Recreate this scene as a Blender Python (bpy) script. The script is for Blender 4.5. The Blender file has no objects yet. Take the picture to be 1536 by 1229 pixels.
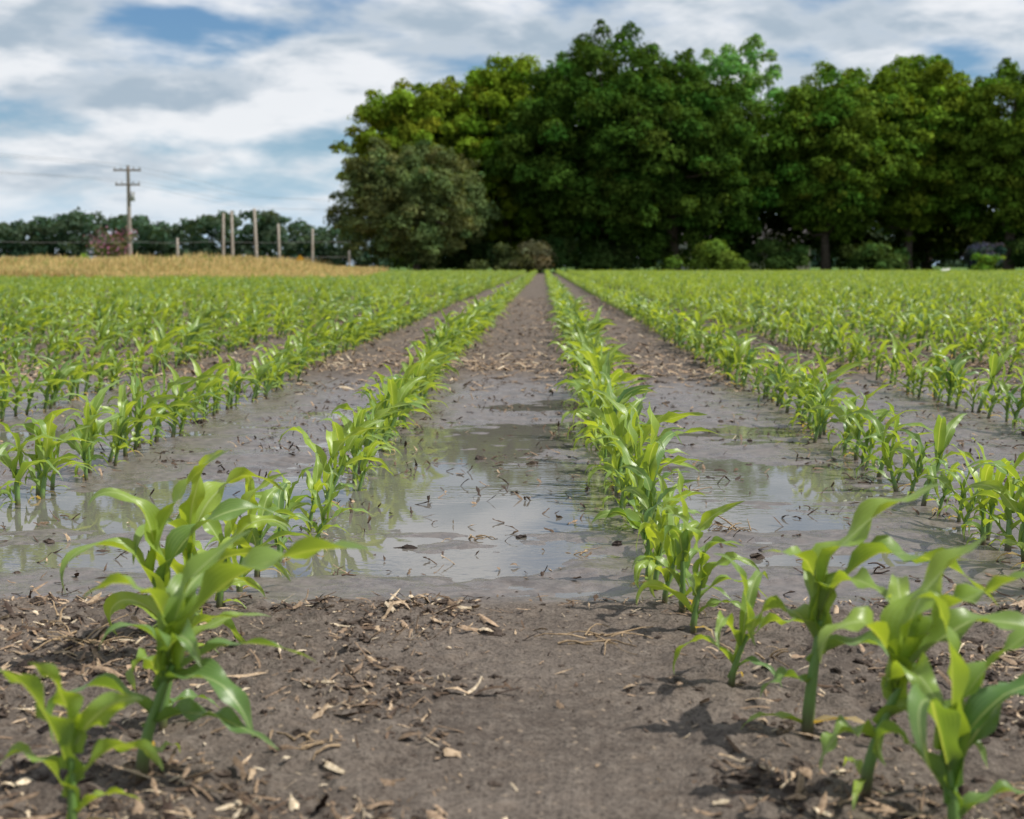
import bpy, math, numpy as np
from mathutils import Vector
rng = np.random.default_rng(7)
scene = bpy.context.scene
R = math.radians

# ------------------------------------------------------------------ helpers
def link(o):
    scene.collection.objects.link(o); return o

def mk_mesh(name, V, F, attrs=None, mats=(), smooth=True, midx=None):
    V = np.asarray(V, dtype=np.float32); F = np.asarray(F, dtype=np.int32)
    me = bpy.data.meshes.new(name)
    me.vertices.add(len(V)); me.vertices.foreach_set('co', V.ravel())
    k = F.shape[1]
    me.loops.add(F.size); me.loops.foreach_set('vertex_index', F.ravel())
    me.polygons.add(len(F))
    me.polygons.foreach_set('loop_start', np.arange(0, F.size, k, dtype=np.int32))
    me.polygons.foreach_set('use_smooth', np.full(len(F), smooth, dtype=bool))
    for m in mats: me.materials.append(m)
    if midx is not None: me.polygons.foreach_set('material_index', np.asarray(midx, dtype=np.int32))
    me.update(calc_edges=True)
    for n, a in (attrs or {}).items():
        a = np.asarray(a, dtype=np.float32)
        if a.ndim == 1:
            at = me.attributes.new(n, 'FLOAT', 'POINT'); at.data.foreach_set('value', a)
        else:
            at = me.attributes.new(n, 'FLOAT_VECTOR', 'POINT'); at.data.foreach_set('vector', a.ravel())
    return me

class Acc:
    def __init__(s): s.V=[]; s.F=[]; s.A={}; s.M=[]; s.n=0
    def add(s, V, F, mi=0, **attrs):
        V=np.asarray(V,dtype=float); F=np.asarray(F,dtype=int)
        s.V.append(V); s.F.append(F+s.n); s.n+=len(V); s.M.append(np.full(len(F),mi))
        for k,a in attrs.items():
            a=np.asarray(a,dtype=float)
            if a.ndim==0: a=np.full(len(V),float(a))
            elif a.ndim==1 and len(a)==3 and len(V)!=3: a=np.tile(a,(len(V),1))
            s.A.setdefault(k,[]).append(a)
    def arrays(s):
        return np.concatenate(s.V), np.concatenate(s.F), {k:np.concatenate(a) for k,a in s.A.items()}, np.concatenate(s.M)
    def mesh(s, name, mats, smooth=True):
        V,F,A,M=s.arrays(); return mk_mesh(name,V,F,A,mats,smooth,M)
    def obj(s, name, mats, smooth=True):
        return link(bpy.data.objects.new(name, s.mesh(name,mats,smooth)))

def h2(ix,iy,seed):
    v=np.sin(ix*127.1+iy*311.7+seed*74.7)*43758.5453
    return v-np.floor(v)
def vnoise(x,y,seed=0):
    ix=np.floor(x); iy=np.floor(y); fx=x-ix; fy=y-iy
    fx=fx*fx*(3-2*fx); fy=fy*fy*(3-2*fy)
    a=h2(ix,iy,seed); b=h2(ix+1,iy,seed); c=h2(ix,iy+1,seed); d=h2(ix+1,iy+1,seed)
    return (a*(1-fx)+b*fx)*(1-fy)+(c*(1-fx)+d*fx)*fy
def fbm(x,y,o=4,seed=0):
    s=0;a=.5;t=0
    x,y=x*.83-y*.55,x*.55+y*.83
    for i in range(o):
        s=s+a*vnoise(x,y,seed+i); t+=a; a*=.5; x,y=(x*1.62-y*1.22)+11.3,(x*1.22+y*1.62)+5.7
    return s/t
def sstep(a,b,x):
    t=np.clip((x-a)/(b-a),0,1); return t*t*(3-2*t)

def tube(path, radii, n=8):
    path=np.asarray(path,float); V=[]
    for i,p in enumerate(path):
        d=path[min(i+1,len(path)-1)]-path[max(i-1,0)]; d/=np.linalg.norm(d)+1e-9
        u=np.cross(d,[0.3,1,0.1]); 
        if np.linalg.norm(u)<.1: u=np.cross(d,[1,0,0])
        u/=np.linalg.norm(u); v=np.cross(d,u)
        a=np.arange(n)*2*math.pi/n
        V.append(p+radii[i]*(np.outer(np.cos(a),u)+np.outer(np.sin(a),v)))
    V=np.concatenate(V); F=[]
    for i in range(len(path)-1):
        for j in range(n):
            k=(j+1)%n; F.append((i*n+j,i*n+k,(i+1)*n+k,(i+1)*n+j))
    return V,np.array(F)

def boxm(x0,x1,y0,y1,z0,z1):
    V=[(x0,y0,z0),(x1,y0,z0),(x1,y1,z0),(x0,y1,z0),(x0,y0,z1),(x1,y0,z1),(x1,y1,z1),(x0,y1,z1)]
    F=[(0,3,2,1),(4,5,6,7),(0,1,5,4),(1,2,6,5),(2,3,7,6),(3,0,4,7)]
    return V,F

# ------------------------------------------------------------------ materials
def newmat(name):
    m=bpy.data.materials.new(name); m.use_nodes=True
    nt=m.node_tree; nt.nodes.clear(); return m,nt
class NT:
    def __init__(s,nt): s.nt=nt
    def n(s,t,**kw):
        nd=s.nt.nodes.new(t)
        for k,v in kw.items(): setattr(nd,k,v)
        return nd
    def l(s,a,b): s.nt.links.new(a,b)
    def attr(s,name): return s.n('ShaderNodeAttribute',attribute_name=name)
    def math(s,op,a,b=None,clamp=False):
        nd=s.n('ShaderNodeMath',operation=op); nd.use_clamp=clamp
        for i,x in enumerate((a,b)):
            if x is None: continue
            if isinstance(x,(int,float)): nd.inputs[i].default_value=x
            else: s.l(x,nd.inputs[i])
        return nd.outputs[0]
    def mix(s,f,a,b,bt='MIX'):
        nd=s.n('ShaderNodeMix',data_type='RGBA',blend_type=bt)
        for sock,x in ((nd.inputs[0],f),(nd.inputs[6],a),(nd.inputs[7],b)):
            if isinstance(x,(int,float)): sock.default_value=x
            elif isinstance(x,tuple): sock.default_value=(*x,1) if len(x)==3 else x
            else: s.l(x,sock)
        return nd.outputs[2]
    def noise(s,vec,scale,detail=4,rough=.5,dist=0):
        nd=s.n('ShaderNodeTexNoise'); nd.inputs['Scale'].default_value=scale
        nd.inputs['Detail'].default_value=detail; nd.inputs['Roughness'].default_value=rough; nd.inputs['Distortion'].default_value=dist
        if vec is not None: s.l(vec,nd.inputs['Vector'])
        return nd.outputs['Fac']
    def ramp(s,f,p0,p1):
        nd=s.n('ShaderNodeMapRange',interpolation_type='SMOOTHSTEP'); s.l(f,nd.inputs[0])
        nd.inputs[1].default_value=p0; nd.inputs[2].default_value=p1; return nd.outputs[0]

def foliage_mat(name, trans=.3, tmul=(1.3,1.25,.5)):
    m,nt=newmat(name); N=NT(nt)
    col=N.attr('col').outputs['Color']
    b=N.n('ShaderNodeBsdfDiffuse'); N.l(col,b.inputs['Color'])
    t=N.n('ShaderNodeBsdfTranslucent'); N.l(N.mix(1.0,col,tmul,'MULTIPLY'),t.inputs['Color'])
    mx=N.n('ShaderNodeMixShader'); mx.inputs[0].default_value=trans
    N.l(b.outputs[0],mx.inputs[1]); N.l(t.outputs[0],mx.inputs[2])
    o=N.n('ShaderNodeOutputMaterial'); N.l(mx.outputs[0],o.inputs[0]); return m
tree_leaf=foliage_mat('tree_foliage',trans=.25,tmul=(1.6,1.4,.4))
dry_grass=foliage_mat('dry_grass',trans=.3,tmul=(1.1,1,.7))

def corn_material():
    m,nt=newmat('corn_leaf'); N=NT(nt)
    lu=N.attr('lu').outputs['Fac']; lv=N.attr('lv').outputs['Fac']; ti=N.attr('tint').outputs['Fac']
    rnd=N.n('ShaderNodeObjectInfo').outputs['Random']
    a=N.math('ADD',ti,N.math('MULTIPLY',N.math('SUBTRACT',rnd,.2),.6))
    c=N.mix(N.math('MULTIPLY',a,.75,True),(.078,.180,.055),(.30,.415,.050))
    c=N.mix(N.ramp(lv,.7,1.05),c,(.13,.205,.08))
    v=N.math('SINE',N.math('MULTIPLY',lu,34.0)); v=N.math('MULTIPLY',N.math('ADD',v,1.0),.11)
    c=N.mix(v,c,(.33,.47,.17))
    mid=N.ramp(N.math('ABSOLUTE',lu),.15,.03)
    c=N.mix(N.math('MULTIPLY',mid,.6),c,(.44,.54,.25))
    c=N.mix(N.ramp(ti,-.1,-.6),c,(.42,.33,.18))
    b=N.n('ShaderNodeBsdfPrincipled'); b.inputs['Roughness'].default_value=.36; b.inputs['Specular IOR Level'].default_value=.6
    N.l(c,b.inputs['Base Color'])
    bp=N.n('ShaderNodeBump'); bp.inputs['Strength'].default_value=.4; bp.inputs['Distance'].default_value=.001
    N.l(v,bp.inputs['Height']); N.l(bp.outputs[0],b.inputs['Normal'])
    t=N.n('ShaderNodeBsdfTranslucent'); N.l(N.mix(1.0,c,(2.1,1.75,.45),'MULTIPLY'),t.inputs['Color'])
    mx=N.n('ShaderNodeMixShader'); mx.inputs[0].default_value=.40
    N.l(b.outputs[0],mx.inputs[1]); N.l(t.outputs[0],mx.inputs[2])
    o=N.n('ShaderNodeOutputMaterial'); N.l(mx.outputs[0],o.inputs[0]); 
    m2,nt=newmat('corn_stalk'); N=NT(nt)
    lv=N.attr('lv').outputs['Fac']
    c=N.mix(N.ramp(lv,.0,.35),(.075,.038,.030),(.13,.23,.055))
    b=N.n('ShaderNodeBsdfPrincipled'); b.inputs['Roughness'].default_value=.45
    N.l(c,b.inputs['Base Color'])
    o=N.n('ShaderNodeOutputMaterial'); N.l(b.outputs[0],o.inputs[0])
    return m,m2
corn_leaf,corn_stalk=corn_material()

def vcol_mat(name,rough=.8,spec=.2,bump=0,scale=60):
    m,nt=newmat(name); N=NT(nt)
    col=N.attr('col').outputs['Color']
    tc=N.n('ShaderNodeTexCoord').outputs['Object']
    f=N.noise(tc,scale,2)
    c=N.mix(N.ramp(f,.35,.7),col,N.mix(1.0,col,(.6,.57,.52),'MULTIPLY'))
    b=N.n('ShaderNodeBsdfPrincipled'); b.inputs['Roughness'].default_value=rough
    b.inputs['Specular IOR Level'].default_value=spec
    N.l(c,b.inputs['Base Color'])
    if bump:
        bp=N.n('ShaderNodeBump'); bp.inputs['Strength'].default_value=.6; bp.inputs['Distance'].default_value=bump
        N.l(f,bp.inputs['Height']); N.l(bp.outputs[0],b.inputs['Normal'])
    o=N.n('ShaderNodeOutputMaterial'); N.l(b.outputs[0],o.inputs[0]); return m
debris_mat=vcol_mat('crop_residue',.75,.2,.001,180)
bark_mat=vcol_mat('bark',.85,.15,.03,6)
wood_mat=vcol_mat('weathered_wood',.85,.15,.004,9)
paint_mat=vcol_mat('painted',.6,.3,.002,4)

def ground_material():
    m,nt=newmat('soil'); N=NT(nt)
    pos=N.n('ShaderNodeNewGeometry').outputs['Position']
    wet=N.attr('wet').outputs['Fac']; gr=N.attr('grass').outputs['Fac']; go=N.attr('gold').outputs['Fac']; res=N.attr('residue').outputs['Fac']
    n1=N.noise(pos,3.2,3,.6); n2=N.noise(pos,42,4,.7); n3=N.noise(pos,170,2,.7)
    c=N.mix(N.ramp(n1,.3,.7),(.086,.069,.057),(.140,.115,.096))
    c=N.mix(N.math('MULTIPLY',N.ramp(n2,.4,.75),.6),c,(.215,.182,.152))
    c=N.mix(N.math('MULTIPLY',N.ramp(n3,.55,.35),.65),c,(.038,.030,.025))
    vo=N.n('ShaderNodeTexVoronoi'); vo.inputs['Scale'].default_value=75; N.l(pos,vo.inputs['Vector'])
    sc=N.n('ShaderNodeSeparateColor'); N.l(vo.outputs['Color'],sc.inputs[0])
    fl=N.math('MULTIPLY',N.ramp(vo.outputs['Distance'],.32,.15),N.ramp(sc.outputs[0],.84,.9))
    fl=N.math('MULTIPLY',fl,N.math('SUBTRACT',1.0,wet))
    c=N.mix(N.math('MULTIPLY',fl,.5),c,(.36,.28,.20))
    vo2=N.n('ShaderNodeTexVoronoi'); vo2.inputs['Scale'].default_value=24; N.l(pos,vo2.inputs['Vector'])
    sc2=N.n('ShaderNodeSeparateColor'); N.l(vo2.outputs['Color'],sc2.inputs[0])
    f2=N.math('MULTIPLY',N.math('MULTIPLY',N.ramp(vo2.outputs['Distance'],.5,.25),N.ramp(sc2.outputs[1],.45,.6)),res)
    c=N.mix(N.math('MULTIPLY',f2,.6),c,(.31,.23,.165))
    cw=N.mix(N.ramp(n2,.3,.7),(.090,.073,.063),(.165,.138,.122))
    cw=N.mix(N.math('MULTIPLY',N.ramp(N.noise(pos,13,3,.6),.50,.68),.6),cw,(.055,.043,.036))
    c=N.mix(wet,c,cw)
    c=N.mix(gr,c,(.08,.14,.028))
    c=N.mix(go,c,(.38,.29,.13))
    b=N.n('ShaderNodeBsdfPrincipled'); N.l(c,b.inputs['Base Color'])
    n4=N.ramp(N.noise(pos,5,3,.6),.35,.65)
    wr=N.math('ADD',.42,N.math('MULTIPLY',n4,-.22)); wr=N.math('ADD',wr,N.math('MULTIPLY',N.math('SUBTRACT',n2,.5),.30))
    rr=N.math('ADD',N.math('MULTIPLY',wet,wr),N.math('MULTIPLY',N.math('SUBTRACT',1.0,wet),.88))
    N.l(rr,b.inputs['Roughness'])
    sp=N.math('ADD',.15,N.math('MULTIPLY',wet,.7)); N.l(sp,b.inputs['Specular IOR Level'])
    hh=N.math('ADD',n2,N.math('MULTIPLY',n3,.45))
    bp=N.n('ShaderNodeBump'); bp.inputs['Distance'].default_value=.008
    st=N.math('SUBTRACT',1.0,N.math('MULTIPLY',wet,.60)); N.l(st,bp.inputs['Strength'])
    N.l(hh,bp.inputs['Height']); N.l(bp.outputs[0],b.inputs['Normal'])
    o=N.n('ShaderNodeOutputMaterial'); N.l(b.outputs[0],o.inputs[0]); return m
def water_material():
    m,nt=newmat('puddle_water'); N=NT(nt)
    pos=N.n('ShaderNodeNewGeometry').outputs['Position']
    mp=N.n('ShaderNodeMapping'); mp.inputs['Scale'].default_value=(.7,1.3,1); N.l(pos,mp.inputs[0])
    n=N.noise(mp.outputs[0],30,2,.5)
    n2=N.ramp(N.noise(pos,2.5,1,.5),.40,.62)
    bp=N.n('ShaderNodeBump'); bp.inputs['Strength'].default_value=.20; bp.inputs['Distance'].default_value=.003
    N.l(N.math('MULTIPLY',n,N.math('ADD',.10,n2)),bp.inputs['Height'])
    fr=N.n('ShaderNodeFresnel'); fr.inputs['IOR'].default_value=1.8; N.l(bp.outputs[0],fr.inputs['Normal'])
    g=N.n('ShaderNodeBsdfGlossy'); g.inputs['Roughness'].default_value=.02; N.l(bp.outputs[0],g.inputs['Normal'])
    t=N.n('ShaderNodeBsdfTransparent'); t.inputs['Color'].default_value=(.95,.92,.88,1)
    df=N.n('ShaderNodeBsdfDiffuse'); df.inputs['Color'].default_value=(.33,.305,.27,1)
    m0=N.n('ShaderNodeMixShader'); m0.inputs[0].default_value=.45; N.l(t.outputs[0],m0.inputs[1]); N.l(df.outputs[0],m0.inputs[2])
    mx=N.n('ShaderNodeMixShader'); N.l(fr.outputs[0],mx.inputs[0]); N.l(m0.outputs[0],mx.inputs[1]); N.l(g.outputs[0],mx.inputs[2])
    o=N.n('ShaderNodeOutputMaterial'); N.l(mx.outputs[0],o.inputs[0]); return m

# ------------------------------------------------------------------ terrain
WATER=-0.032
PUD=[(-.10,3.90,.38,.55,1.25),(-.95,3.55,.66,.34,1.3),(-.85,2.86,.60,.12,1.4),(-.14,2.88,.22,.12,1.4),(.68,4.0,.40,.45,1.2),
     (.60,2.85,.24,.09,1.4),(.02,5.0,.36,.35,1.05),(.05,6.1,.3,.4,.9),(-.45,4.9,.25,.45,.9),(1.9,3.8,.6,.4,1),(-2.3,3.6,.6,.4,1),(.75,5.2,.3,.3,.8),(-1.9,4.8,.5,.4,.7),
     (.0,3.25,.36,.18,1.0),(.62,3.3,.2,.14,.8),(-.75,5.6,.3,.3,.6)]
def height(x,y,fine=True):
    edge=.13*(fbm(x*1.7,y*1.7,3,5)-.5)+.10*(fbm(x*7,y*7,3,15)-.5)
    b=sstep(2.30,2.54,y+edge*.9)*(1-sstep(6.5,8.3,y+edge*6))*(1-sstep(5,7,np.abs(x)))
    ws=sstep(2.31,2.43,y+edge*1.2)*(1-sstep(6.6,8.0,y+edge*6))*(1-sstep(5.3,6.8,np.abs(x)))
    g=0
    wx=x+.12*(fbm(x*4,y*4,3,61)-.5); wy=y+.22*(fbm(x*3,y*3,3,67)-.5)
    for cx,cy,rx,ry,w in PUD:
        g=g+w*np.exp(-((wx-cx)/rx)**2-((wy-cy)/ry)**2)
    n=fbm(x*2.4,y*4.2,4,9)-.5
    n2=fbm(x*8,y*13,4,31)-.5
    basin=WATER+.0080+.018*n+.022*n2-.0165*np.clip(g,0,1.15)
    dry=.012*(fbm(x*1.1,y*1.1,3,2)-.5)
    if fine:
        smooth=np.exp(-((x-.0)/.17)**2)*(y<3)
        cl=fbm(x*15,y*15,3,40); cl2=np.abs(fbm(x*30,y*30,2,50)-.5)*2
        nearw=np.clip(1-(y-9)/8,0.0,1)
        d=(.022*(cl-.45)+.015*cl2)*(1-.72*smooth)*nearw
        dry=dry+d
        basin=basin+.0042*(fbm(x*30,y*30,2,70)-.5)
    return dry*(1-b)+basin*b, ws
def hz(x,y):
    return height(np.asarray(x,float),np.asarray(y,float))[0]

ys=[-60,-30,-15,-8,-5,-3,-2,-1,-.5,0,.3,.5,.7,.9]
y=.95
while y<12: ys.append(y); y+=max(.0065,.0031*y)
while y<4000: ys.append(y); y+=.03*y
xs=list(np.arange(-.95,.951,.0075)); x=.96
pos=[]
while x<4000: pos.append(x); x+=.0085+.032*(x-.95)
xs=[-p for p in pos[::-1]]+xs+pos
xs=np.array(xs); ys=np.array(ys)
X,Y=np.meshgrid(xs,ys)
Z,W=height(X,Y)
def gold_edge(y): return -6.3-.085*(y-46)
GY0=47.0
gold=((Y>GY0)&(Y<135)&(X<gold_edge(Y))).astype(float)
grass=((Y>107)|(np.abs(X)>200)).astype(float)*(1-gold)
Zg=Z*np.clip(1-(Y-40)/20,0,1); Z=np.where(Y>40,Zg,Z)
res=sstep(6.8,8.2,Y)*.9+.12
nx=len(xs); ny=len(ys)
idx=np.arange(nx*ny).reshape(ny,nx)
F=np.stack([idx[:-1,:-1],idx[:-1,1:],idx[1:,1:],idx[1:,:-1]],-1).reshape(-1,4)
V=np.stack([X,Y,Z],-1).reshape(-1,3)
link(bpy.data.objects.new('ground',mk_mesh('ground',V,F,{'wet':W.ravel(),'grass':grass.ravel(),'gold':gold.ravel(),'residue':res.ravel()},[ground_material()])))
wv=[(-7,2.36,WATER),(7,2.36,WATER),(7,8.7,WATER),(-7,8.7,WATER)]
link(bpy.data.objects.new('puddle_water',mk_mesh('puddle_water',wv,[(0,1,2,3)],{},[water_material()])))

# ------------------------------------------------------------------ corn plants
def add_leaf(acc,p,a,e0,e1,L,W,rg,seg=12,nj=5,wind=.3,tint=.5,twist=0,mi=0,droop=1.6):
    js=np.linspace(-1,1,nj); V=[];lu=[];lv=[]
    p=np.array(p,float); ph=rg.uniform(0,6.28,2); kw=rg.uniform(14,24); amp=W*rg.uniform(.14,.34)
    ds=L/seg; aa=a; kink=rg.uniform(.3,.8); kd=R(rg.uniform(0,28))
    for i in range(seg+1):
        t=i/seg
        e=e0+(e1-e0)*t**droop-(kd if t>kink else 0)
        aa+=rg.normal(0,.05)
        d=np.array([math.cos(e)*math.cos(aa)+wind*t,math.cos(e)*math.sin(aa),math.sin(e)]); d/=np.linalg.norm(d)
        s=np.array([-math.sin(aa),math.cos(aa),0]); s-=d*s.dot(d); s/=np.linalg.norm(s)
        nn=np.cross(d,s); tw=twist*t
        s,nn=s*math.cos(tw)+nn*math.sin(tw), nn*math.cos(tw)-s*math.sin(tw)
        w=W*.5*min(1,.45+.55*min(t/.40,1)**.9)*max(0,(1-t**1.9))**.95+.0004
        fold=math.radians(72-52*min(1,t/.42))
        wave=np.sin(kw*t+ph[0]+(js>0)*ph[1])*amp*math.sin(math.pi*min(1,t*1.05))
        for j,u in enumerate(js):
            V.append(p+s*w*u*math.cos(fold)+nn*(w*abs(u)*math.sin(fold)+wave[j]*abs(u)**1.5)); lu.append(u); lv.append(t)
        p=p+d*ds
    F=[(i*nj+j,i*nj+j+1,(i+1)*nj+j+1,(i+1)*nj+j) for i in range(seg) for j in range(nj-1)]
    acc.add(V,F,mi,lu=np.array(lu),lv=np.array(lv),tint=tint)

def build_corn(acc,rg,H=.25,az=None,seg=12,nj=5,base=(0,0,0),wind=.35,n=None,stem_n=8,width=.13,lean=None,specs=None):
    base=np.array(base,float)
    az=rg.uniform(0,math.pi) if az is None else az
    hs=H*rg.uniform(.40,.54); r=.030*H if not specs else .0245*H
    if specs: hs=.46*H
    lean=np.array([rg.normal(.10,.09),rg.normal(0,.07),0])*hs if lean is None else np.array(lean)*hs
    K=5
    path=[base+np.array([0,0,-.012])]+[base+lean*(k/K)**1.5+np.array([0,0,hs*k/K]) for k in range(1,K+1)]
    V,Fc=tube(path,[r*1.05]+[r*(1-.11*k) for k in range(K)],stem_n)
    acc.add(V,Fc,1,lu=np.zeros(len(V)),lv=np.repeat(np.linspace(0,1,K+1),stem_n),tint=.5)
    if specs:
        for (f,ad,e0,e1,L,Wd,tw,ti,dr) in specs:
            q=base+lean*f**1.5+np.array([0,0,hs*f]); a=R(ad)
            q=q-np.array([math.cos(a),math.sin(a),0])*r*.6
            add_leaf(acc,q,a,R(e0),R(e1),L*1.12,Wd*1.25,rg,seg,nj,wind,ti,tw,0,dr)
    n=int(rg.integers(5,8)) if n is None else n
    for i in range(n if not specs else 0):
        f=i/(n-1)
        hgt=hs*(.14+.84*f); q=base+lean*(hgt/hs)**1.5+np.array([0,0,hgt])
        a=az+math.pi*(i%2)+rg.normal(0,.4)
        L=H*(.40+.54*math.sin(math.pi*(.12+.62*f)))*rg.uniform(.82,1.2)
        Wd=H*width*(.55+.6*math.sin(math.pi*(.1+.62*f)))*rg.uniform(.8,1.1)
        e0=R(54+28*f+rg.normal(0,7)); e1=R(-80+82*f**1.5+rg.normal(0,22))
        q=q-np.array([math.cos(a),math.sin(a),0])*r*.6
        add_leaf(acc,q,a,e0,e1,L,Wd,rg,seg,nj,wind*rg.uniform(.4,1.6),rg.uniform(.0,.95),rg.normal(0,.8),0,rg.uniform(1.2,2.3))
    if seg>8:
        for _ in range(int(rg.integers(1,3))):
            a=rg.uniform(0,6.28)
            add_leaf(acc,base+np.array([0,0,hs*.08]),a,R(25),R(-60),H*.3,H*.05,rg,8,3,0,-1.0 if rg.random()<.5 else 1.0,0)

mats=[corn_leaf,corn_stalk]
# spec: attach frac, azimuth, e0, e1, length, width, twist, tint, droop
SP_A=[(.98,-10,72,-8,.27,.046,-.3,.75,.9),(1.0,35,84,55,.16,.036,.5,.8,1.2),(.95,172,84,-20,.15,.036,.5,.9,1.5),(.75,-25,45,-80,.14,.036,.4,.25,1.0),(.8,20,42,-35,.17,.024,-.4,.3,1.2),
      (.5,185,52,-85,.15,.030,.4,.35,1.3),(.42,-15,34,-35,.16,.024,.3,.2,1.1),(.9,80,75,-20,.19,.036,.2,.6,1.3),(.88,-70,70,-60,.13,.034,.4,.4,1.4)]
SP_B=[(1.0,15,82,62,.17,.046,.2,.85,1.3),(.98,-12,64,52,.19,.038,-.2,.6,1.2),(.9,5,58,-8,.20,.038,.5,.3,1.1),(.85,175,82,-70,.15,.038,-.3,.75,1.6),(.45,190,36,-45,.10,.028,.2,.4,1.2),(.6,-20,44,-60,.13,.032,.5,.25,1.1),(.8,-80,66,-60,.13,.034,.5,.5,1.2),(.95,70,74,0,.16,.036,.1,.8,1.2)]
SP_C=[(1.0,8,84,42,.22,.042,.25,.9,1.5),(.98,-10,70,-40,.25,.040,-.3,.5,1.1),(.92,178,84,10,.13,.034,.2,.8,1.4),(.62,-15,46,-75,.16,.030,.4,.3,1.1),(.7,160,70,-85,.14,.030,.3,.6,1.4),(.4,200,40,-50,.08,.02,.2,.3,1.2),(.95,-60,72,-30,.15,.034,.2,.7,1.3),(.85,90,70,-20,.16,.034,.2,.6,1.3)]
FG=[(.41,1.37,.23,.2,3,.8,.18,None,None),(.344,1.48,.27,.5,4,.25,.17,(.28,-.05,0),SP_B),(.32,1.68,.31,.3,16,.3,.16,(.10,0,0),SP_C),(.257,1.90,.155,.1,6,.4,.14,None,None),(.237,2.20,.175,.6,7,.6,.15,None,None),(.232,2.32,.20,.2,8,.8,.15,None,None),(.21,2.42,.17,1.2,21,.5,.16,None,None),
    (.205,2.56,.175,.9,9,.5,.16,None,None),(.20,2.66,.19,.4,22,.5,.16,None,None),
    (-.46,1.335,.165,.4,10,.4,.20,None,None),(-.44,1.50,.28,.25,31,.35,.18,(.30,0,0),SP_A),(-.47,1.70,.18,.5,12,.6,.16,None,None),(-.53,1.98,.25,.3,13,.5,.18,None,None),(-.54,2.14,.24,.8,14,.6,.17,None,None),(-.545,2.34,.20,.2,15,.5,.16,None,None),(-.55,2.52,.19,.5,23,.5,.16,None,None),
    (-.55,2.68,.19,1.5,24,.5,.16,None,None),(.96,2.55,.19,.3,17,.4,.15,None,None),(-1.29,2.6,.19,.3,18,.4,.15,None,None)]
for (x,y,H,az,sd,wd,wi,le,sp) in FG:
    acc=Acc(); build_corn(acc,np.random.default_rng(sd),H,az,seg=22,nj=7,wind=wd,stem_n=12,width=wi,lean=le,specs=sp)
    o=acc.obj('corn_plant',mats); o.location=(x,y,float(hz(x,y)))

def make_sources(colname,count,fn,mats):
    col=bpy.data.collections.new(colname)
    for i in range(count):
        acc=Acc(); fn(acc,i); 
        ob=bpy.data.objects.new('%s_%02d'%(colname,i),acc.mesh('%s_%02d'%(colname,i),mats)); col.objects.link(ob)
    return col
def instancer(name,P,rot,scl,idx,col):
    me=bpy.data.meshes.new(name); P=np.asarray(P,np.float32)
    me.vertices.add(len(P)); me.vertices.foreach_set('co',P.ravel())
    a=me.attributes.new('rot','FLOAT_VECTOR','POINT'); a.data.foreach_set('vector',np.asarray(rot,np.float32).ravel())
    a=me.attributes.new('scl','FLOAT','POINT'); a.data.foreach_set('value',np.asarray(scl,np.float32))
    a=me.attributes.new('pick','INT','POINT'); a.data.foreach_set('value',np.asarray(idx,np.int32))
    ob=link(bpy.data.objects.new(name,me))
    ng=bpy.data.node_groups.new(name,'GeometryNodeTree')
    ng.interface.new_socket('Geometry',in_out='INPUT',socket_type='NodeSocketGeometry')
    ng.interface.new_socket('Geometry',in_out='OUTPUT',socket_type='NodeSocketGeometry')
    N=ng.nodes; gi=N.new('NodeGroupInput'); go=N.new('NodeGroupOutput')
    ci=N.new('GeometryNodeCollectionInfo'); ci.inputs['Collection'].default_value=col
    ci.inputs['Separate Children'].default_value=True; ci.inputs['Reset Children'].default_value=True
    ip=N.new('GeometryNodeInstanceOnPoints'); ip.inputs['Pick Instance'].default_value=True
    def na(n,t):
        x=N.new('GeometryNodeInputNamedAttribute'); x.data_type=t; x.inputs['Name'].default_value=n; return x.outputs[0]
    L=ng.links.new
    L(gi.outputs[0],ip.inputs['Points']); L(ci.outputs[0],ip.inputs['Instance'])
    L(na('pick','INT'),ip.inputs['Instance Index']); L(na('rot','FLOAT_VECTOR'),ip.inputs['Rotation'])
    L(na('scl','FLOAT'),ip.inputs['Scale']); L(ip.outputs[0],go.inputs[0])
    md=ob.modifiers.new('instances','NODES'); md.node_group=ng
    return ob

def rowx(k): return .21+.76*k
near_src=make_sources('corn_variant',24,lambda a,i: build_corn(a,np.random.default_rng(100+i),.25,seg=10,nj=5,az=None,wind=.5,width=.15),mats)
def chunk(a,i):
    rg=np.random.default_rng(300+i)
    for k in range(8):
        build_corn(a,rg,.25*rg.uniform(.72,1.12),seg=5,nj=3,stem_n=3,base=(rg.normal(0,.025),-.5+(k+.5)/8+rg.normal(0,.02),0),n=6,width=.15,wind=.5)
far_src=make_sources('corn_row_segment',10,chunk,mats)

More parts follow.
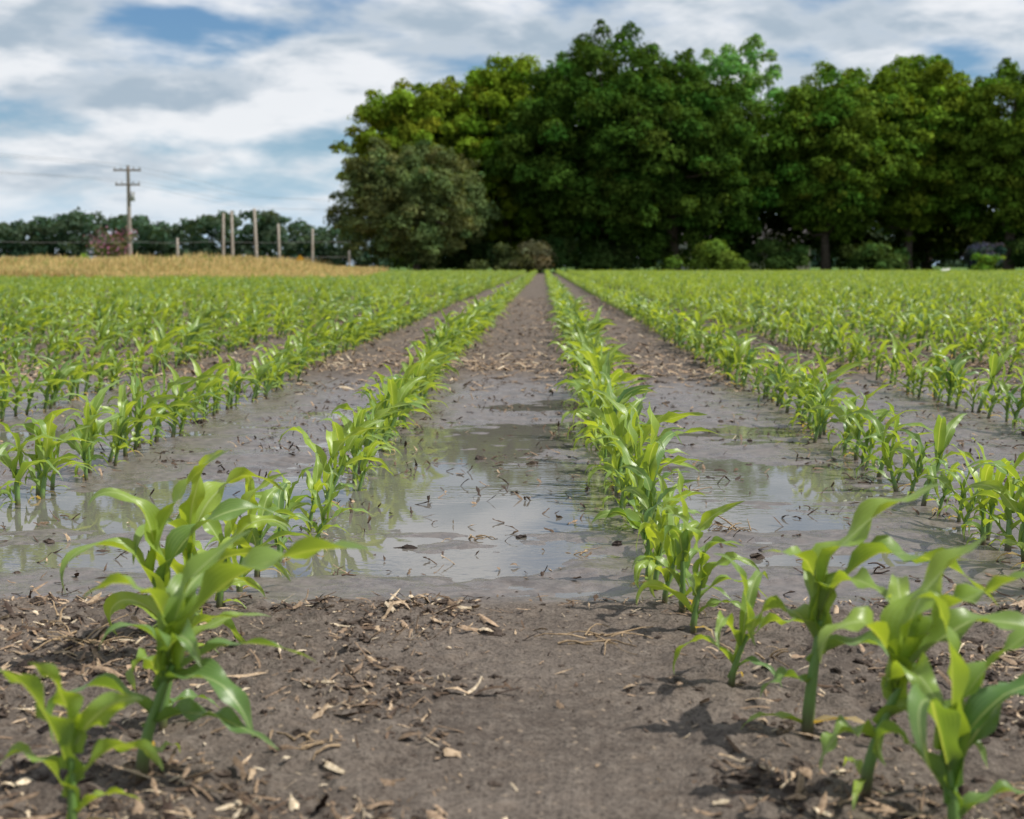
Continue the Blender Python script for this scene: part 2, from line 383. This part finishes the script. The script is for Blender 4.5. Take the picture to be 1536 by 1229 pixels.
P=[];ro=[];sc=[];ix=[]
NEARY=15.0
for k in range(-14,15):
    x0=rowx(k); y=2.72 if k not in(0,-1) else 2.80
    y+=rng.uniform(0,.1)
    while y<NEARY:
        if abs(x0)<.48*y+1.4 and rng.random()>.05:
            wob=.03*math.sin(y*.9+k*2.1)+.02*math.sin(y*2.3+k)
            x=x0+rng.normal(0,.020)+wob*.5
            s=rng.uniform(.62,1.10)
            s*=.88+.12*float(sstep(3.2,7.5,y))
            if k==0: s*=1.06
            P.append((x,y,float(hz(x,y)))); 
            ro.append((rng.normal(0,.10),rng.normal(.06,.11),rng.normal(0,.4))); sc.append(s); ix.append(rng.integers(0,24))
        y+=rng.uniform(.06,.14)
instancer('corn_rows',P,ro,sc,ix,near_src)
P=[];ro=[];sc=[];ix=[]
for k in range(-75,80):
    x0=rowx(k); y=NEARY+.5
    while y<106:
        if abs(x0)<.42*y+3 and not (y>GY0-1 and x0<gold_edge(y)+.3):
            x=x0+.02*math.sin(y*.7+k*2.1)
            P.append((x,y,0 if y>17 else float(hz(x,y)))); ro.append((0,0,rng.normal(0,.03))); sc.append(rng.uniform(.82,1.08)); ix.append(rng.integers(0,10))
        y+=1.0
instancer('corn_field',P,ro,sc,ix,far_src)

# ------------------------------------------------------------------ crop residue, clods
def chips(acc,xy,L,Wd,cols,rg,tilt=.3,lift=.3):
    n=len(xy); z=hz(xy[:,0],xy[:,1]); z=np.where((xy[:,1]>2.5)&(xy[:,1]<7),np.maximum(z,WATER),z)
    a=rg.uniform(0,math.pi,n); 
    d=np.stack([np.cos(a),np.sin(a),rg.normal(0,tilt,n)],1); d/=np.linalg.norm(d,axis=1)[:,None]
    s=np.stack([-np.sin(a),np.cos(a),rg.normal(0,.5,n)],1); s/=np.linalg.norm(s,axis=1)[:,None]
    nn=np.cross(d,s)
    K=4; V=np.zeros((n,(K+1)*3,3)); bend=rg.normal(0,.25,n)*L; 
    c=np.stack([xy[:,0],xy[:,1],z+.001+np.abs(d[:,2])*L*lift+Wd*.15],1)
    side=rg.normal(0,.2,n)*L
    for i in range(K+1):
        t=i/K-.5
        w=Wd*(1-.25*abs(2*t)**2)*rg.uniform(.35,1.35,n)*.5
        ctr=c+d*(L*t)[:,None]+nn*(bend*(.25-t*t))[:,None]+s*(side*(.25-t*t))[:,None]
        for j,u in enumerate((-1,0,1)):
            V[:,i*3+j]=ctr+s*(w*u)[:,None]+nn*((1-abs(u))*w*.6)[:,None]+(d*(L*.12)[:,None]*rg.normal(0,1,(n,1)) if i in(0,K) else 0)
    F=np.array([(i*3+j,i*3+j+1,(i+1)*3+j+1,(i+1)*3+j) for i in range(K) for j in range(2)])
    F=(F[None]+(np.arange(n)*(K+1)*3)[:,None,None]).reshape(-1,4)
    acc.add(V.reshape(-1,3),F,0,col=np.repeat(cols,(K+1)*3,axis=0))
pal=np.array([(.35,.25,.17),(.46,.345,.235),(.22,.155,.105),(.58,.48,.35),(.12,.08,.055),(.07,.048,.038)])
def pick(n,rg,p): return pal[rg.choice(6,n,p=p)]*rg.uniform(.7,1.2,(n,1))
rg=np.random.default_rng(55)
acc=Acc()
def scatter(n,x0,x1,y0,y1,dens):
    xy=np.stack([rg.uniform(x0,x1,n*6),y0+(y1-y0)*rg.random(n*6)],1)
    keep=rg.random(n*6)<dens(xy[:,0],xy[:,1]); return xy[keep][:n]
clump=lambda x,y:sstep(.42,.62,fbm(x*5,y*5,3,90))
mid=lambda x:1-np.exp(-((x-.03)/.18)**2)
d1=lambda x,y:(.10+.90*clump(x,y))*(.05+.95*mid(x))
xy=scatter(17000,-1.7,1.7,1.1,2.42,d1); n=len(xy)
chips(acc,xy,rg.lognormal(-4.95,.55,n),rg.uniform(.0008,.0045,n),pick(n,rg,[.22,.17,.22,.09,.18,.12]),rg,.45,.15)
xy=scatter(1700,-1.5,1.5,1.2,2.42,d1); n=len(xy)
chips(acc,xy,rg.uniform(.015,.05,n),rg.uniform(.002,.011,n),pick(n,rg,[.26,.22,.20,.13,.12,.07]),rg,.3,.2)
xy=scatter(700,-2.2,2.2,2.28,2.50,lambda x,y:.3+.7*clump(x,y)); n=len(xy)
chips(acc,xy,rg.uniform(.006,.035,n),rg.uniform(.002,.005,n),pick(n,rg,[.22,.15,.22,.06,.2,.15]),rg)
dw=lambda x,y:(.08+.92*clump(x*1.3+3,y*1.3))
xy=scatter(4600,-4,4,2.45,7.2,dw); n=len(xy)
chips(acc,xy,rg.uniform(.006,.038,n),rg.uniform(.003,.010,n),pick(n,rg,[.12,.07,.17,.02,.34,.28]),rg,.6)
xy=scatter(3800,-4,4,6.6,9.0,lambda x,y:np.exp(-((y-7.8+.25*np.sin(x*2))/.30)**2)+.25); n=len(xy)
chips(acc,xy,rg.uniform(.02,.08,n),rg.uniform(.006,.015,n),pick(n,rg,[.3,.27,.2,.12,.08,.03]),rg,.25)
xy=scatter(14000,-7,7,8.3,26,lambda x,y:.3+.7*clump(x*.5,y*.5)); n=len(xy)
chips(acc,xy,rg.uniform(.02,.08,n),rg.uniform(.006,.016,n),pick(n,rg,[.28,.16,.28,.07,.13,.08]),rg,.3)
def strands(cx,cy,k,size,colr):
    for _ in range(k):
        p=np.array([cx+rg.normal(0,size*.35),cy+rg.normal(0,size*.35),0.]); p[2]=float(hz(p[0],p[1]))+.002
        a=rg.uniform(0,6.28); e=rg.uniform(.1,1.0); L=size*rg.uniform(.4,1.1); pts=[p.copy()]
        for i in range(4):
            e-=rg.uniform(.0,.45); a+=rg.normal(0,.22)
            p=p+np.array([math.cos(e)*math.cos(a),math.cos(e)*math.sin(a),math.sin(e)])*L/4
            p[2]=max(p[2],float(hz(p[0],p[1]))+.001); pts.append(p.copy())
        r=rg.uniform(.0007,.0024); V,Ft=tube(pts,np.linspace(r,r*.5,5),4); acc.add(V,Ft,0,col=np.array(colr)*rg.uniform(.7,1.2))
for cx,cy,k,s in [(-.68,2.08,16,.08),(.10,2.12,14,.08),(-.80,2.2,8,.05),(.72,1.75,10,.06),(-.27,1.62,9,.05),(.32,2.05,8,.06),(.44,3.2,14,.07),(.38,3.8,14,.08),(-.17,3.1,9,.05),(.52,1.5,10,.05),(-.62,1.75,8,.05),(.05,2.95,8,.05)]:
    strands(cx,cy,k,s,(.40,.29,.18))
for i in range(130):
    xx=rg.uniform(-2.5,2.5); yy=rg.uniform(2.5,7)
    strands(xx,yy,4,.035,(.12,.08,.058))
acc.obj('crop_residue',[debris_mat])
def clods(xy,r,colr):
    n=len(xy); z=hz(xy[:,0],xy[:,1]); A=8; B=5
    th=np.linspace(.001,math.pi-.001,B+1); ph=np.arange(A)*2*math.pi/A
    U=np.array([(math.sin(t)*math.cos(p),math.sin(t)*math.sin(p),math.cos(t)) for t in th for p in ph])
    m=len(U); V=U[None]*(1+rg.normal(0,.28,(n,m,1)))*r[:,None,None]*np.stack([rg.uniform(.8,1.7,n),rg.uniform(.7,1.3,n),rg.uniform(.4,.8,n)],1)[:,None,:]
    an=rg.uniform(0,6.28,n); ca,sa=np.cos(an)[:,None],np.sin(an)[:,None]
    V=np.stack([V[...,0]*ca-V[...,1]*sa,V[...,0]*sa+V[...,1]*ca,V[...,2]],-1)
    V=V+np.stack([xy[:,0],xy[:,1],z+r*.05],1)[:,None,:]
    F=np.array([(i*A+j,(i+1)*A+j,(i+1)*A+(j+1)%A,i*A+(j+1)%A) for i in range(B) for j in range(A)])
    F=(F[None]+(np.arange(n)*m)[:,None,None]).reshape(-1,4)
    a=Acc(); a.add(V.reshape(-1,3),F,0,col=np.repeat(np.array(colr)[None]*rg.uniform(.6,1.25,(n,1)),m,axis=0)); return a
xy=np.concatenate([scatter(5500,-1.7,1.7,1.1,2.42,d1),scatter(1400,-4,4,2.5,7.3,dw),scatter(800,-5,5,7.5,13,lambda x,y:.4+.6*clump(x,y))])
r=np.clip(rg.lognormal(-5.8,.6,len(xy)),.001,.012)*(1+.07*np.maximum(xy[:,1]-2,0))
a=clods(xy,r,(.080,.060,.048))
big=np.array([(-.29,3.0),(-.72,1.95),(.55,3.75),(-.60,1.68),(-.1,3.1),(-.05,3.12),(-.70,2.05),(.43,1.78),(.16,3.0),(.62,4.3),(-.2,4.4)])
b=clods(big,np.array([.014,.015,.020,.012,.010,.011,.012,.013,.01,.016,.014]),(.05,.036,.03))
V,F_,A_,M_=b.arrays(); a.add(V,F_,0,col=A_['col'])
a.obj('soil_clods',[debris_mat],smooth=False)

# ------------------------------------------------------------------ trees
def leaf_cards(acc,C,Rr,ncards,size,base,rg,var=.25,flat=1.0,mi=0,jit=.38):
    n=len(C); cnt=np.maximum(8,(ncards*(Rr**2)/np.sum(Rr**2)).astype(int)); L=np.repeat(np.arange(n),cnt); m=len(L)
    d=rg.normal(size=(m,3)); d/=np.linalg.norm(d,axis=1)[:,None]
    d[:,2]=np.where(d[:,2]<-.35,-d[:,2],d[:,2])
    rad=Rr[L]*(.60+.48*rg.random(m)**.8)*(1+.26*np.sin(d[:,0]*5+L)*np.sin(d[:,1]*6+L*2)*1.0)
    p=C[L]+d*rad[:,None]*np.array([1,1,.85*flat])
    nrm=d+rg.normal(size=(m,3))*jit+np.array([0,0,.15]); nrm/=np.linalg.norm(nrm,axis=1)[:,None]
    u=np.cross(nrm,rg.normal(size=(m,3))); u/=np.linalg.norm(u,axis=1)[:,None]; v=np.cross(nrm,u)
    s=size*rg.uniform(.55,1.25,m)[:,None]
    V=np.stack([p-u*s*.62,p-v*s*.36+nrm*s*.1,p+u*s*.62,p+v*s*.36+nrm*s*.1],1)
    lobe=1+rg.normal(0,var*.6,n)[L]; 
    c=np.array(base)[None]*(np.clip(lobe,.5,1.7)*np.clip(1+rg.normal(0,var,m),.4,1.8))[:,None]
    c[:,0]*=1+rg.normal(0,.12,n)[L]
    acc.add(V.reshape(-1,3),(np.arange(m)[:,None]*4+np.arange(4)[None]),mi,col=np.repeat(np.clip(c,.003,1),4,axis=0))

def tree(name,x,y,H,rx,ry,zb,base,seed,cards=42000,size=.27,nl=150,lr=(.09,.19),trunk=.35,shape=1.0,var=.28,irrk=1.0):
    rg=np.random.default_rng(seed); rz=(H-zb)/2; zc=zb+rz
    base=tuple(np.array(base)*1.6)
    R0=np.array([rx,ry,rz]); C=[];RR=[]
    i=np.arange(nl)+.5; phi=np.arccos(1-2*i/nl); th=i*2.39996
    d=np.stack([np.cos(th)*np.sin(phi),np.sin(th)*np.sin(phi),np.cos(phi)],1)+rg.normal(0,.12,(nl,3)); d/=np.linalg.norm(d,axis=1)[:,None]
    k=rg.uniform(.74,1.03,nl)
    rr=rg.uniform(lr[0],lr[1],nl)*min(rx,rz*1.1)*1.15
    irr=1+irrk*(.06*np.sin(3*np.arctan2(d[:,1],d[:,0])+seed)+.05*np.sin(5*d[:,2]+seed*2))
    dd=d*np.stack([1+.12*(1-d[:,2]**2),1+.12*(1-d[:,2]**2),np.ones(nl)],1)
    C=dd*(k*irr)[:,None]*(R0-rr[:,None]*.8)
    C[:,:2]*=np.where(C[:,2]<0,1-(1-shape)*(-C[:,2]/rz),1)[:,None]
    ni=nl//3; Ci=rg.normal(size=(ni,3)); Ci/=np.linalg.norm(Ci,axis=1)[:,None]; Ci=Ci*rg.uniform(.2,.66,(ni,1))*R0
    C=np.concatenate([C,Ci])+np.array([0,0,zc]); rr=np.concatenate([rr,rg.uniform(lr[1],lr[1]*1.4,ni)*min(rx,rz)])
    a=Acc(); leaf_cards(a,C,rr,cards,size,base,rg,var)
    tops=np.arange(nl)[::2]
    q=C[tops]+ (C[tops]-[0,0,zc])/np.linalg.norm(C[tops]-[0,0,zc],axis=1)[:,None]*rr[tops][:,None]*rg.uniform(.6,1.0,(len(tops),1))
    leaf_cards(a,q,rr[tops]*.38,cards//10,size*.9,np.array(base)*1.1,rg,var)
    e=bpy.data.objects.new(name,None); link(e); e.location=(x,y,0)
    o=bpy.data.objects.new('crown',a.mesh('crown',[tree_leaf],smooth=False)); link(o); o.parent=e
    t=Acc(); bc=(.12,.10,.078)
    th=H*.55; pts=[(rg.normal(0,.04)*i,rg.normal(0,.04)*i,-.2+th*i/6) for i in range(7)]
    rad=[trunk*1.35]+[trunk*(1-.11*i) for i in range(6)]
    V,F_=tube(pts,rad,12); t.add(V,F_,0,col=np.array(bc))
    for i in range(min(16,nl)):
        j=rg.integers(0,nl); s0=np.array(pts[int(rg.integers(2,6))]); e0=C[j]
        m1=s0*.5+e0*.5+np.array([0,0,rg.uniform(-.6,.9)]); V,F_=tube([s0,s0*.75+m1*.25+[0,0,.3],m1,e0],[trunk*.42,trunk*.32,trunk*.2,trunk*.07],7)
        t.add(V,F_,0,col=np.array(bc))
    o=bpy.data.objects.new('trunk_and_limbs',t.mesh('trunk',[bark_mat])); link(o); o.parent=e
    return e

tree('maple_tree',5.6,110,18.0,9.3,8,.2,(.037,.073,.012),1,cards=145000,nl=340,lr=(.075,.14),trunk=.5,size=.26)
tree('maple_tree',9.8,107,15.0,6.7,5,.2,(.037,.073,.012),2,cards=70000,nl=190,lr=(.08,.16),trunk=.45,size=.26)
tree('linden_tree',-9.6,112,15.3,6.0,5.5,1,(.100,.138,.014),3,cards=80000,irrk=.3)
tree('linden_tree',-2.9,114,17.6,5.8,6,1,(.100,.150,.014),24,cards=84000,irrk=.2,nl=190)
tree('willow_shrub',-9.2,103.5,9.6,5.7,4.5,.1,(.075,.100,.038),5,cards=75000,size=.2,nl=190,lr=(.07,.19),trunk=.25,irrk=1.9,var=.36)
tree('cottonwood_tree',16.8,126,21.2,4.6,4.5,3,(.10,.20,.055),6,cards=22000,size=.30,nl=80,lr=(.10,.2),trunk=.4,var=.2)
tree('oak_tree',21.6,110,15.4,6.4,5.5,1.8,(.058,.104,.014),7,cards=72000,nl=190,trunk=.34,irrk=.5)
tree('oak_tree',28.6,113,17.2,5.8,5.5,2.4,(.078,.128,.014),8,cards=76000,nl=190,trunk=.34,irrk=.4)
tree('oak_tree',35.5,110,15.9,5.8,5.5,1.6,(.062,.110,.014),9,cards=66000,nl=180,trunk=.4,irrk=.5)
tree('oak_tree',33.0,124,17.6,6,5,1,(.085,.14,.016),19,cards=36000,nl=110,trunk=.4)
tree('oak_tree',24.0,122,17.6,5.6,5,1,(.085,.14,.016),20,cards=36000,nl=110,trunk=.4)
tree('oak_tree',45,112,17,7,6,1.8,(.065,.12,.018),10,cards=40000,nl=110,trunk=.4)
tree('oak_tree',57,116,16,7,6,1.8,(.065,.12,.018),11,cards=30000,nl=100,trunk=.4)
tree('oak_tree',-4,128,15,8,5,.5,(.08,.13,.016),21,cards=30000,nl=110,trunk=.4)
rg=np.random.default_rng(77)
a=Acc(); n=260
C=np.stack([rg.uniform(-13,62,n),rg.uniform(118,134,n),rg.uniform(.3,9,n)],1)
leaf_cards(a,C,rg.uniform(1.4,2.8,n),90000,.42,(.042,.075,.016),rg,.3); a.obj('dark_foliage_backdrop',[tree_leaf],smooth=False)  # dark leaf mass added as backdrop, so the gaps below the crowns stay dark
def shrub(name,x,y,w,h,base,seed,cards=5000,size=.2,fl=None):
    rg=np.random.default_rng(seed); n=22
    C=np.stack([rg.normal(0,w*.27,n),rg.normal(0,w*.22,n),rg.uniform(.1,.85,n)*h],1); C[:,:2]*=(1.2-.6*C[:,2:3]/h)
    a=Acc(); leaf_cards(a,C,rg.uniform(.1,.2,n)*w+.08,cards,size,np.array(base)*1.3,rg,.3)
    if fl is not None: leaf_cards(a,C+[0,0,.12*h],rg.uniform(.14,.28,n)*w,cards//3,size*.8,fl,rg,.3)
    for i in range(9):
        an=rg.uniform(0,6.28); V,F_=tube([(0,0,-.1),(math.cos(an)*w*.1,math.sin(an)*w*.1,h*.4),(math.cos(an)*w*.3,math.sin(an)*w*.3,h*.85)],[.05,.035,.01],5)
        a.add(V,F_,0,col=np.array((.10,.075,.055)))
    o=a.obj(name,[tree_leaf],smooth=False); o.location=(x,y,0); return o
shrub('dogwood_shrub',-.6,102,3.8,2.3,(.10,.095,.055),1,2200,.16)
shrub('dogwood_shrub',-2.6,103,4,2.0,(.07,.09,.035),11,4500,.18)
shrub('lilac_shrub',12.0,101.5,4.0,2.2,(.09,.15,.025),2,7000,.2)
shrub('sapling_shrub',30.5,99,1.5,1.4,(.13,.22,.03),3,1800,.14)
shrub('flowering_shrub',31.8,104,2.4,1.9,(.035,.06,.045),4,4500,.2,(.08,.08,.13))
shrub('redbud_shrub',-31.0,103,3.2,2.9,(.10,.12,.05),5,1300,.16,(.52,.20,.40))
shrub('elder_shrub',-33.7,103,1.6,1.4,(.20,.27,.03),6,1600,.14)
for i,(xx,ww,hh) in enumerate([(17,4,2.2),(24.5,5,1.8),(37,5,2.5),(42,5,2.2),(5,6,2),(-6,5,2.2),(1,5,2.4)]):
    shrub('hedge_shrub',xx,106+i%3,ww,hh,(.040,.075,.02),30+i,6000,.22)
rg=np.random.default_rng(5)
a=Acc(); n=6500
xx=rg.uniform(-420,420,n)
top=13.2+1.2*np.sin(xx*.045+1)+1.0*np.sin(xx*.13)+3.4*np.exp(-((xx+84)/9)**2)+.8*np.sin(xx*.31)
C=np.stack([xx,rg.uniform(400,425,n),top*rg.uniform(-.02,.93,n)],1)
leaf_cards(a,C,rg.uniform(1.4,2.6,n),300000,1.2,(.072,.115,.074),rg,.15,jit=.6); a.obj('distant_tree_line',[tree_leaf],smooth=False)  # bluish distance haze is mixed into this leaf colour

# ------------------------------------------------------------------ dry grass strip
def gclump(a,i):
    rg=np.random.default_rng(500+i); n=46
    for k in range(n):
        x,y=rg.normal(0,.28,2); h=rg.uniform(.40,1.02); an=rg.uniform(0,6.28); l=rg.uniform(.03,.25)
        w=.010; s=np.array([math.cos(an+1.57),math.sin(an+1.57),0])*w; dx=np.array([math.cos(an),math.sin(an),0])*l+np.array([.06,0,0])
        g=rg.random(); c=np.array((.64,.50,.24))*(.7+.6*g) if rg.random()<.85 else np.array((.18,.27,.06))
        p0=np.array([x,y,0]); pts=[p0,p0+dx*.3+[0,0,h*.5],p0+dx*.7+[0,0,h*.84],p0+dx+[0,0,h]]
        ww=[1,.8,1.9,.3]
        V=[]; 
        for p,q in zip(pts,ww): V+= [p-s*q,p+s*q]
        a.add(V,[(0,1,3,2),(2,3,5,4),(4,5,7,6)],0,col=c)
gs=make_sources('grass_clump',8,gclump,[dry_grass])
n=16000
yy=GY0+(rg.random(n)**1.6)*60; ed=rg.random(n); xx=gold_edge(yy)-ed*(.36*yy+6)
und=.22*np.sin(xx*.6)+.15*np.sin(xx*1.7+yy)+.12*np.sin(xx*.23+yy*.4)
front=(.34+.36*sstep(0,25,yy-GY0))*(.55+.45*sstep(0,7,gold_edge(yy)-xx))
instancer('dry_grass_field',np.stack([xx,yy,np.zeros(n)],1),np.stack([np.zeros(n),np.zeros(n),rg.normal(0,.5,n)],1),rg.uniform(.75,1.25,n)*(1+und)*front*(.85+.25*sstep(0,20,-xx)),rg.integers(0,8,n),gs)

# ------------------------------------------------------------------ poles
def part(parent,name,V,F_,mat,col,smooth=True):
    a=Acc(); a.add(V,F_,0,col=np.array(col,float)); o=bpy.data.objects.new(name,a.mesh(name,[mat],smooth)); link(o); o.parent=parent
    return o
e=link(bpy.data.objects.new('utility_pole',None)); e.location=(-43.6,150,0)
wc=(.34,.30,.27)
V,F_=tube([(0,0,-.3),(0,0,5),(0.03,0,11)],[.26,.22,.16],12); part(e,'pole_shaft',V,F_,wood_mat,wc)
for i,(z,w) in enumerate([(10.5,1.45),(9.0,1.3)]):
    V,F_=boxm(-w,w,-.28,-.17,z-.09,z+.09); part(e,'crossarm_%d'%(i+1),V,F_,wood_mat,(.27,.23,.2),False)
    for j,xk in enumerate((-w+.12,-w*.45,w*.45,w-.12)):
        V,F_=tube([(xk,-.22,z+.09),(xk,-.22,z+.2),(xk,-.22,z+.26),(xk,-.22,z+.34)],[.03,.09,.05,.07],8); part(e,'insulator_%d_%d'%(i+1,j+1),V,F_,paint_mat,(.35,.36,.38))
V,F_=tube([(.42,-.05,7.3),(.42,-.05,7.32),(.42,-.05,8.25),(.42,-.05,8.3)],[.05,.25,.25,.08],12); part(e,'transformer',V,F_,paint_mat,(.42,.44,.46))
V,F_=tube([(.1,-.1,8.9),(.9,-.1,9.0)],[.03,.03],5); part(e,'brace',V,F_,wood_mat,wc)
for px,py,h,r,ln in [(-25.7,100,2.5,.10,0),(-22.5,100,4.25,.105,.02),(-21.8,100,4.4,.11,-.01),(-20.1,100,4.55,.12,-.03),(-18.5,100,3.5,.10,-.02),(-16.2,100,3.15,.09,.01),(-13.6,100,1.6,.09,0)]:
    V,F_=tube([(0,0,-.2),(ln*h*.5,0,h*.5),(ln*h,0,h*.985),(ln*h,0,h)],[r,r*.92,r*.85,r*.5],10)
    a=Acc(); a.add(V,F_,0,col=np.array((.46,.42,.37))); o=a.obj('wooden_post',[wood_mat]); o.location=(px,py,0)
a=Acc()
for z,y,x0,x1 in [(2.25,100,-60,-13.5),(1.2,100,-60,-13.5)]:
    n=16; xs_=np.linspace(x0,x1,n); V,F_=tube([(q,y-.2,z-.12*math.sin(i*1.3)**2) for i,q in enumerate(xs_)],[.012]*n,5); a.add(V,F_,0,col=np.array((.3,.3,.3)))
a.obj('fence_wire',[paint_mat])
a=Acc()
for xo,z in [(-1.33,10.8),(1.33,10.8),(-1.2,9.3),(1.2,9.3)]:
    pts=[(-43.6+xo+(t-.5)*20,150+(t-.5)*160,z-1.0*math.sin(2*math.pi*t)**2) for t in np.linspace(0,1,25)]
    V,F_=tube(pts,[.012]*25,4); a.add(V,F_,0,col=np.array((.15,.15,.15)))
a.obj('power_line',[paint_mat])
e=link(bpy.data.objects.new('warning_sign',None)); e.location=(-16.9,99,0)
V,F_=tube([(0,0,0),(0,0,1.3)],[.03,.03],6); part(e,'post',V,F_,wood_mat,(.3,.3,.3))
V=[(0,-.04,.75),(.28,-.04,1.03),(0,-.04,1.31),(-.28,-.04,1.03),(0,-.06,.75),(.28,-.06,1.03),(0,-.06,1.31),(-.28,-.06,1.03)]
part(e,'panel',V,[(0,1,2,3),(7,6,5,4),(0,4,5,1),(1,5,6,2),(2,6,7,3),(3,7,4,0)],paint_mat,(.7,.38,.03),False)
e=link(bpy.data.objects.new('farm_house',None)); e.location=(20,140,0)
V,F_=boxm(-6,6,0,8,0,2.7); part(e,'walls',V,F_,paint_mat,(.42,.40,.38),False)
V=[(-6.4,-.4,2.72),(6.4,-.4,2.72),(6.4,8.4,2.72),(-6.4,8.4,2.72),(-6.4,4,5),(6.4,4,5)]
part(e,'roof',V,[(0,1,5,4),(2,3,4,5)],paint_mat,(.10,.09,.09),False)
for i,xk in enumerate((-4,-1.6,3.6)):
    V,F_=boxm(xk-.5,xk+.5,-.05,.02,1,2.1); part(e,'window_%d'%(i+1),V,F_,paint_mat,(.05,.06,.07),False)
V,F_=boxm(.6,1.6,-.05,.02,.02,2.1); part(e,'door',V,F_,paint_mat,(.5,.48,.45),False)
rg=np.random.default_rng(3); a=clods(np.array([(27.0,97.)]),np.array([.55]),(.8,.8,.8)); a.obj('white_rock',[paint_mat])

# ------------------------------------------------------------------ sun, world
EL=54; AZ=99
sun=bpy.data.lights.new('sun','SUN'); sun.energy=5.0; sun.angle=R(.8); sun.color=(1,.95,.87)
so=link(bpy.data.objects.new('sun',sun))
dv=Vector((math.sin(R(AZ))*math.cos(R(EL)),math.cos(R(AZ))*math.cos(R(EL)),math.sin(R(EL))))
so.rotation_euler=dv.to_track_quat('Z','Y').to_euler(); so.location=dv*50
w=bpy.data.worlds.new('World'); scene.world=w; w.use_nodes=True; nt=w.node_tree; nt.nodes.clear(); N=NT(nt)
sky=N.n('ShaderNodeTexSky'); sky.sky_type='NISHITA'; sky.sun_disc=False; sky.sun_elevation=R(EL); sky.sun_rotation=R(AZ)
tc=N.n('ShaderNodeTexCoord').outputs['Generated']
mp=N.n('ShaderNodeMapping'); mp.inputs['Scale'].default_value=(1,1,2.7); mp.inputs['Location'].default_value=(.50,.1,.33); N.l(tc,mp.inputs[0])
sep=N.n('ShaderNodeSeparateXYZ'); N.l(tc,sep.inputs[0]); z=sep.outputs[2]
n1=N.noise(mp.outputs[0],7.5,5,.54,.15)
mp2=N.n('ShaderNodeMapping'); mp2.inputs['Scale'].default_value=(1,1,3.0); mp2.inputs['Location'].default_value=(3.1,1.7,.6); N.l(tc,mp2.inputs[0])
n2=N.noise(mp2.outputs[0],9.5,5,.54,.15)
mask=N.ramp(n1,.34,.54)
mask=N.math('MULTIPLY',mask,N.math('ADD',.45,N.math('MULTIPLY',N.ramp(z,.015,.06),.50)))
cc=N.mix(N.ramp(n2,.40,.60),(.42,.51,.60),(.88,.90,.93))
cc=N.mix(N.math('MULTIPLY',N.ramp(n1,.60,.50),.3),cc,(.96,.97,.99))
skc=N.mix(1.0,sky.outputs[0],(.62,.84,1.04),'MULTIPLY')
skc=N.mix(N.ramp(z,.12,.0),skc,(4.9,6.8,8.6))
b1=N.n('ShaderNodeBackground'); b1.inputs['Strength'].default_value=.10; N.l(skc,b1.inputs[0])
b2=N.n('ShaderNodeBackground'); b2.inputs['Strength'].default_value=1.0; N.l(cc,b2.inputs[0])
mx=N.n('ShaderNodeMixShader'); N.l(mask,mx.inputs[0]); N.l(b1.outputs[0],mx.inputs[1]); N.l(b2.outputs[0],mx.inputs[2])
o=N.n('ShaderNodeOutputWorld'); N.l(mx.outputs[0],o.inputs[0])

# ------------------------------------------------------------------ camera
cam=bpy.data.cameras.new('camera'); co=link(bpy.data.objects.new('camera',cam)); scene.camera=co
cam.lens=50; cam.sensor_width=36; cam.clip_end=9000; cam.clip_start=.05
co.location=(0,0,.57); co.rotation_euler=(R(90-5.78),0,R(1.26))
cam.dof.use_dof=True; cam.dof.focus_distance=3.1; cam.dof.aperture_fstop=6.3; cam.dof.aperture_blades=9
scene.view_settings.view_transform='Standard'; scene.view_settings.look='None'; scene.view_settings.exposure=0
print('done')
